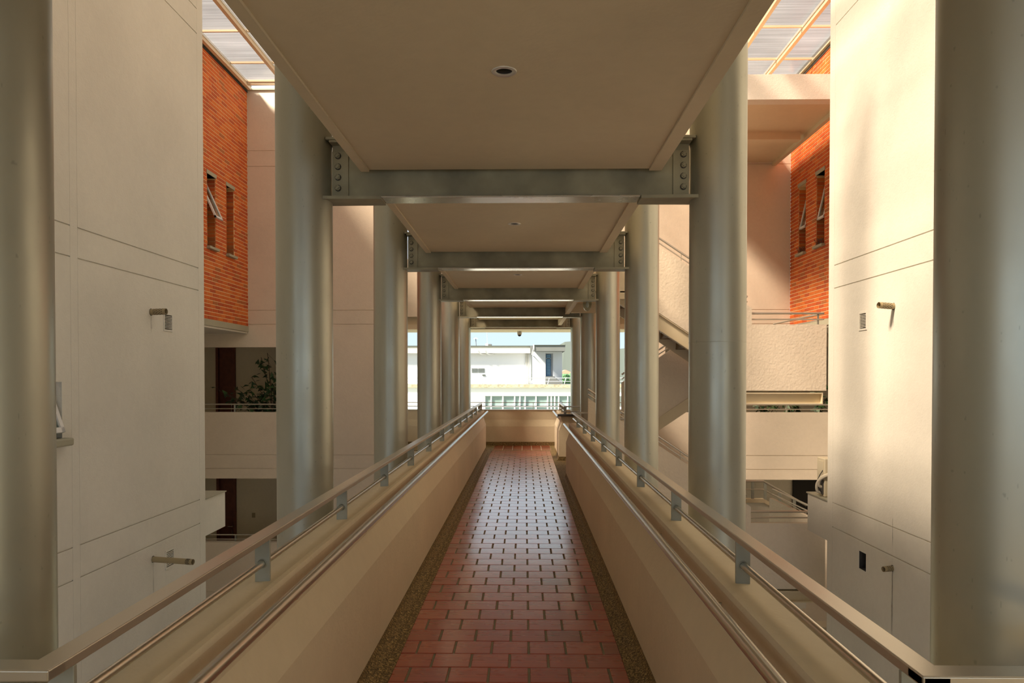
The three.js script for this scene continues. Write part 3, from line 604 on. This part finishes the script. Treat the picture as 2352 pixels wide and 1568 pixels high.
function airUnit(label, x, y, d, h) {
  const g = thing('air_conditioner', label, 'air conditioner');
  part(g, 'casing', [rb(x, x + .75, y, y + h, d, d + .27, .015), bx(x - .006, x + .006, y + h * .55, y + h * .92, d + .03, d + .2)], mat([.62, .55, .40], .6));
  part(g, 'valve_cover', rb(x - .02, x + .04, y + h * .06, y + h * .45, d + .03, d + .2, .01), M.dark);
  part(g, 'insulated_pipe', path([V(x, y + .13, d + .06), V(x - .06, y + .16, d + .05), V(x - .045, y + .26, d + .02), V(x + .06, y + .33, d - .05), V(x + .12, y + .36, d - .1)], .022, 40, 12), mat([.62, .56, .44], .9));
  part(g, 'insulated_pipe', path([V(x, y + .05, d + .08), V(x - .075, y + .08, d + .06), V(x - .08, y + .2, d + .04), V(x + .02, y + .3, d - .03), V(x + .12, y + .33, d - .1)], .018, 40, 12), mat([.55, .50, .40], .9));
  part(g, 'cable', path([V(x, y + h * .7, d + .05), V(x - .06, y + h * .5, d + .05), V(x - .07, y + h * .3, d + .05), V(x, y + .02, d + .05)], .006, 40, 8), M.black);
}
airUnit('old beige air conditioner with looping pipes on the upper service ledge', 4.105, -.05, 10.3, .53);
airUnit('small air conditioner with pipes low at the wall corner', 4.0, -2.35, 10.35, .5);

// potted tree on the gallery
const leafGeo = [0, 1, 2].map((k) => {
  const l = .125 + .02 * k, w = .066 + .012 * k, p = [[0, 0, 0], [l * .55, .006, w * .45], [l, -.012, w * .8], [l * .86, -.004, 0], [l * 1.02, -.012, -w * .7], [l * .55, .006, -w * .4]];
  const g = new THREE.BufferGeometry(); g.setAttribute('position', new THREE.Float32BufferAttribute(p.flat(), 3)); g.setIndex([0, 1, 3, 1, 2, 3, 0, 3, 5, 3, 4, 5]); g.computeVertexNormals(); return g.toNonIndexed();
});
function leafyPlant(name, label, cat, x, y, d, pot, branches, leaves, spread, group) {
  const g = thing(name, label, cat, group ? { group } : {});
  const L = (p) => new THREE.LatheGeometry(p.map((q) => new THREE.Vector2(...q)), 28).toNonIndexed().translate(x, y, -d);
  part(g, 'pot', L([[0, 0], [pot * .7, 0], [pot, pot * 1.6], [pot * 1.08, pot * 1.62], [pot * 1.08, pot * 1.75], [pot * .95, pot * 1.75], [pot * .9, pot * 1.55], [0, pot * 1.55]]), mat([.35, .16, .09], .9));
  const stems = []; let n = 0;
  for (const [dx, dy, dd] of branches) {
    const b = V(x + dx * .05, y + pot * 1.5, d), m = V(x + dx * .25, y + pot * 1.5 + dy * .5, d + dd * .3), t = V(x + dx, y + pot * 1.5 + dy, d + dd);
    const c = new THREE.CatmullRomCurve3([b, m, t]); stems.push(new THREE.TubeGeometry(c, 20, .007, 6).toNonIndexed());
    for (let k = 0; k < leaves; k++) {
      const q = c.getPoint(.42 + .58 * (k + .5) / leaves), o = new THREE.Vector3(rnd() - .5, rnd() - .5, rnd() - .5).multiplyScalar(spread * 2);
      const lf = part(g, 'leaf', leafGeo[n % 3], M.leaf[(n * 7 + k) % 3]); n++;
      lf.position.copy(q).add(o); lf.rotation.set((rnd() - .5) * 1.6, rnd() * 6.28, -.5 + (rnd() - .5) * 1.2);
      if (k % 2) stems.push(rod(q, lf.position, .003, 5));
    }
  }
  part(g, 'stem', stems, M.bark);
}
leafyPlant('potted_tree', 'slender dark green potted tree leaning over the gallery railing', 'tree', -5.80, 0, 17.15, .2,
  [[-1.2, .98, -.1], [-1.05, .85, .1], [-.85, 1.08, -.15], [-.7, .72, -.2], [-.55, 1.0, .05], [-.45, 1.3, -.1], [-.3, 1.75, .1], [-.12, 1.85, .0], [-.25, .9, -.2], [-.05, 1.4, -.1], [-.4, .6, -.1], [.1, 1.1, -.2]], 24, .15);
leafyPlant('potted_plant', 'dark leafy plant under the landing beam beside a stair column', 'plant', 5.45, .12, 17.05, .15, [[-.2, .8, -.1], [.2, .75, 0], [.05, .9, .05], [.35, .7, .05]], 14, .09, 'gallery plants');
leafyPlant('potted_plant', 'bright leafy plant under the landing beam, middle of the gallery opening', 'plant', 6.1, .12, 17.05, .15, [[-.2, .8, -.1], [.2, .85, 0], [.05, .9, .05]], 14, .09, 'gallery plants');
leafyPlant('potted_plant', 'leafy plant close to the sunlit white wall edge behind the railing', 'plant', 6.68, .12, 17.0, .15, [[-.15, 1.0, -.1], [.1, .85, 0], [.0, 1.15, .05]], 16, .09, 'gallery plants');

// ───────────────────────── world outside ─────────────────────────
{
  const g = thing('building', 'long white office building with a ribbon of windows past the opening', 'building');
  part(g, 'facade', [bx(-30, -4.33, -14, .44, 80, 81), bx(-4.33, 14, -.45, .44, 80, 81), bx(-4.33, 14, -14, -2.3, 80, 81)], M.extWhite);
  part(g, 'terrace_edge', bx(-30, 14, .44, .78, 79.7, 81.2), M.extMoss);
  part(g, 'terrace_floor', bx(-30, 14, .70, .78, 81.2, 92), M.extGrey);
  const mull = [-4.28, -3.58, -2.33, -1.07, -.51, .05, 1.21, 2.46, 2.84, 3.21, 3.63, 4.6, 5.8, 7.0, 8.2];
  for (let i = 0; i + 1 < mull.length; i++) { const w = part(g, 'window_pane', bx(mull[i], mull[i + 1], -2.3, -.45, 80.25, 80.3), M.extGlass); part(w, 'mullion', bx(mull[i] - .06, mull[i] + .06, -2.3, -.45, 80.05, 80.3), M.extWhite); }
  part(g, 'transom', bx(-4.33, 14, -1.62, -1.5, 80.1, 80.3), M.extWhite);
  const r = thing('guard_rail', 'pale terrace railing with raked posts on the building outside', 'railing');
  part(r, 'top_rail', rod(V(-30, 1.46, 80.4), V(14, 1.46, 80.4), .035, 8), M.extRail);
  part(r, 'middle_tube', rod(V(-30, 1.1, 80.3), V(14, 1.1, 80.3), .03, 8), M.extRail);
  for (let x = -6.26; x < 6; x += 1.77) part(r, 'post', rod(V(x - .12, .78, 80.2), V(x + .06, 1.46, 80.4), .04, 8), M.extRail);
}
{
  const g = thing('building', 'white rooftop block with pale fascia and two waste pipes outside', 'building');
  part(g, 'wall', bx(-30, .75, .79, 4.9, 86, 90), M.extWhite);
  part(g, 'fascia', bx(-30, .62, 4.28, 5.05, 85.2, 86.1), M.extFascia);
  part(g, 'fascia_end', bx(.62, 1.02, 4.22, 5.1, 84.9, 86.1), M.extGrey);
  part(g, 'roof', bx(-30, 1.05, 5.05, 5.14, 85.1, 90), M.extRoof);
  for (const x of [-5.15, -4.35]) part(g, 'waste_pipe', path([V(x + .75, 4.2, 85.9), V(x + .3, 4.17, 85.6), V(x, 4.35, 85.0), V(x - .08, 4.6, 84.8)], .09, 24, 10), M.extWhite);
  for (const x of [.18, .40]) part(g, 'down_pipe', rod(V(x, .79, 85.85), V(x, 4.3, 85.85), .06, 10), M.extFascia);
  for (const y of [2.12, 2.29, 2.46]) { part(g, 'vent_slot', bx(-6.1, -5.38, y, y + .09, 85.93, 86.02), M.extRoof); part(g, 'vent_slot', bx(-5.32, -4.6, y, y + .09, 85.93, 86.02), M.extRoof); }
  part(g, 'meter_box', bx(-4.86, -4.52, 1.72, 1.88, 85.9, 86.02), M.extRoof);
  part(g, 'roof_box', [bx(-4.55, -4.25, 5.14, 5.45, 87, 88)], M.extWhite); part(g, 'roof_box', [bx(-4.25, -3.85, 5.14, 5.4, 87, 88)], M.extGrey);
  part(g, 'antenna', rod(V(-4.35, 5.14, 87.5), V(-4.38, 7.3, 87.5), .025, 6), M.extRail);
  const l = thing('roof_lamp', 'white disc lamp on a thin mast on the roof outside', 'lamp');
  part(l, 'mast', rod(V(-5.62, 5.14, 87), V(-5.68, 6.0, 87), .04, 8), M.extGrey); part(l, 'disc', new THREE.CylinderGeometry(.08, .3, .14, 20).translate(-5.68, 6.06, -87).toNonIndexed(), M.extWhite);
}
{
  const g = thing('building', 'stair house with shade put into its grey wall, blue louvred door outside', 'building');
  part(g, 'wall', [bx(.85, 2.34, .79, 4.4, 83.6, 90), bx(3.17, 4.19, .79, 4.4, 83.6, 90), bx(2.34, 3.17, 4.2, 4.4, 83.6, 90), bx(2.34, 3.17, .79, 1.65, 83.6, 90), bx(2.34, 3.17, .79, 4.4, 84.4, 90)], mat([.42, .44, .47], .9));  // shade is put into this bluish grey wall colour
  part(g, 'fascia', bx(1.10, 4.42, 4.40, 5.03, 81.7, 90.2), M.extGrey);  // eave depth shaped to throw shade over the wall
  part(g, 'roof', bx(1.08, 4.46, 5.03, 5.08, 81.6, 90.3), M.extRoof);
  part(g, 'gutter_pipe', path([V(1.0, 5.1, 81.65), V(.97, 4.6, 81.65), V(.88, 4.3, 82.4), V(.82, 4.1, 83.5)], .06, 20, 8), M.extWhite);
  const d = part(g, 'door', bx(2.40, 2.95, 1.65, 4.1, 84.25, 84.32), M.extBlue);
  for (let y = 1.9; y < 4; y += .17) part(d, 'louvre', bx(2.5, 2.86, y, y + .07, 84.2, 84.26), mat([.16, .3, .42], .5));
  part(d, 'transom', bx(2.40, 2.95, 3.62, 3.7, 84.2, 84.26), M.extRail);
  for (let k = 0; k < 5; k++) part(g, 'step', bx(2.3, 3.3 + k * .22, 1.48 - k * .17, 1.65 - k * .17, 83.2 - k * .3, 83.59), M.extGrey);
}
{
  const pts = []; for (let i = 0; i <= 60; i++) { const x = -400 + i * 16; pts.push([x, 44 + 26 * Math.exp(-(((x - 92) / 42) ** 2)) + 14 * Math.exp(-(((x - 230) / 80) ** 2)) + 3 * hash(i, 1, 9)]); }
  const g = new THREE.BufferGeometry(), p = [];
  for (let i = 0; i < 60; i++) { const [a, h] = pts[i], [b, k] = pts[i + 1], f = Math.max(0, 1 - 0); p.push(a, -60, -1400, b, -60, -1400, b, k * f, -1500, a, -60, -1400, b, k, -1500, a, h, -1500, a, h, -1500, b, k, -1500, b, -60, -1600, a, h, -1500, b, -60, -1600, a, -60, -1600); }
  g.setAttribute('position', new THREE.Float32BufferAttribute(p, 3)); g.computeVertexNormals();
  single('hill', g, M.hill, 'dull grey green mountain ridge on the horizon', 'mountain', S);
  const t = [[6.0, 1.2, 112, .85], [7.6, 1.3, 118, 1.0], [9.6, 1.2, 124, 1.1]];
  t.forEach(([x, y, d, r], i) => {
    const tr = thing('tree', ['small round tree next to the grey stair house outside', 'second small tree outside, between its two neighbours', 'third small tree outside, hidden behind the columns'][i], 'tree', { group: 'trees outside' });
    const geo = new THREE.IcosahedronGeometry(r, 4), a = geo.attributes.position; for (let k = 0; k < a.count; k++) { const q = new THREE.Vector3().fromBufferAttribute(a, k), s = 1 + .3 * (hash(Math.round(q.x * 9), Math.round(q.y * 9 + q.z * 31), 3) - .5); a.setXYZ(k, q.x * s, q.y * s, q.z * s); }
    geo.computeVertexNormals(); part(tr, 'crown', geo.translate(x, y, -d), M.tree); part(tr, 'trunk', rod(V(x, -12, d), V(x, y, d), .15, 8), M.bark);
  });
  const h = thing('house', 'low red roofed house between the trees outside', 'house');
  part(h, 'wall', bx(6.2, 9, -12, 2.2, 140, 146), M.extWhite); part(h, 'roof', prism([[6, 2.2], [9.2, 2.2], [7.6, 2.9]], 139.5, 146.5), M.redRoof);
  single('ground', bx(-150, 150, -14.5, -14, 19, 400), mat([.25, .26, .2], 1), 'ground between the buildings outside', 'ground', S);
}

// ───────────────────────── ground floor of the courtyard and the gallery behind the camera ─────────────────────────
single('courtyard_floor', bx(-8.6, 8.3, -6.7, -6.5, -3, 18.6), mat([.20, .09, .06], .8), 'unseen dark red courtyard floor far below the bridge', 'floor', S);  // unseen floor, coloured dark to cut the light bounced upward
{
  const g = thing('floor', 'gallery floor where the bridge begins', 'floor', S);
  part(g, 'slab', [bx(-8.6, 8.3, -.36, -.0, -2.6, 1.399)], M.pebble);
  const p = thing('parapet_wall', 'gallery parapet around the near end of the bridge', 'parapet', T);
  part(p, 'wall', [bx(-4.38, -1.04, -.36, .862, 1.25, 1.45), bx(.86, 4.05, -.36, .862, 1.25, 1.45), bx(-4.38, 4.05, -.36, .86, -2.6, -2.4)], M.cream);
  const n = thing('wall_front', 'upper storeys of the building over the near gallery', 'wall', S);
  part(n, 'mass', bx(-8.6, 8.3, 3.26, 8.6, -2.6, 1.38), M.white);
  part(n, 'side', [bx(-4.65, -4.39, -6.5, 8.6, -2.6, 1.4), bx(4.065, 4.3, -6.5, 8.6, -2.6, 1.4)], M.white);
  const c = thing('ceiling', 'gallery soffit over the near end of the bridge', 'ceiling', S);
  part(c, 'soffit_board', bx(-4.38, 4.05, 2.86, 3.25, -2.6, 1.4), M.soffit);
}

// each group's origin goes to its base
for (const g of tops) {
  const b = new THREE.Box3().setFromObject(g), o = new THREE.Vector3((b.min.x + b.max.x) / 2, b.min.y, (b.min.z + b.max.z) / 2);
  g.position.copy(o); for (const c of g.children) c.position.sub(o);
}
renderer.render(scene, camera);
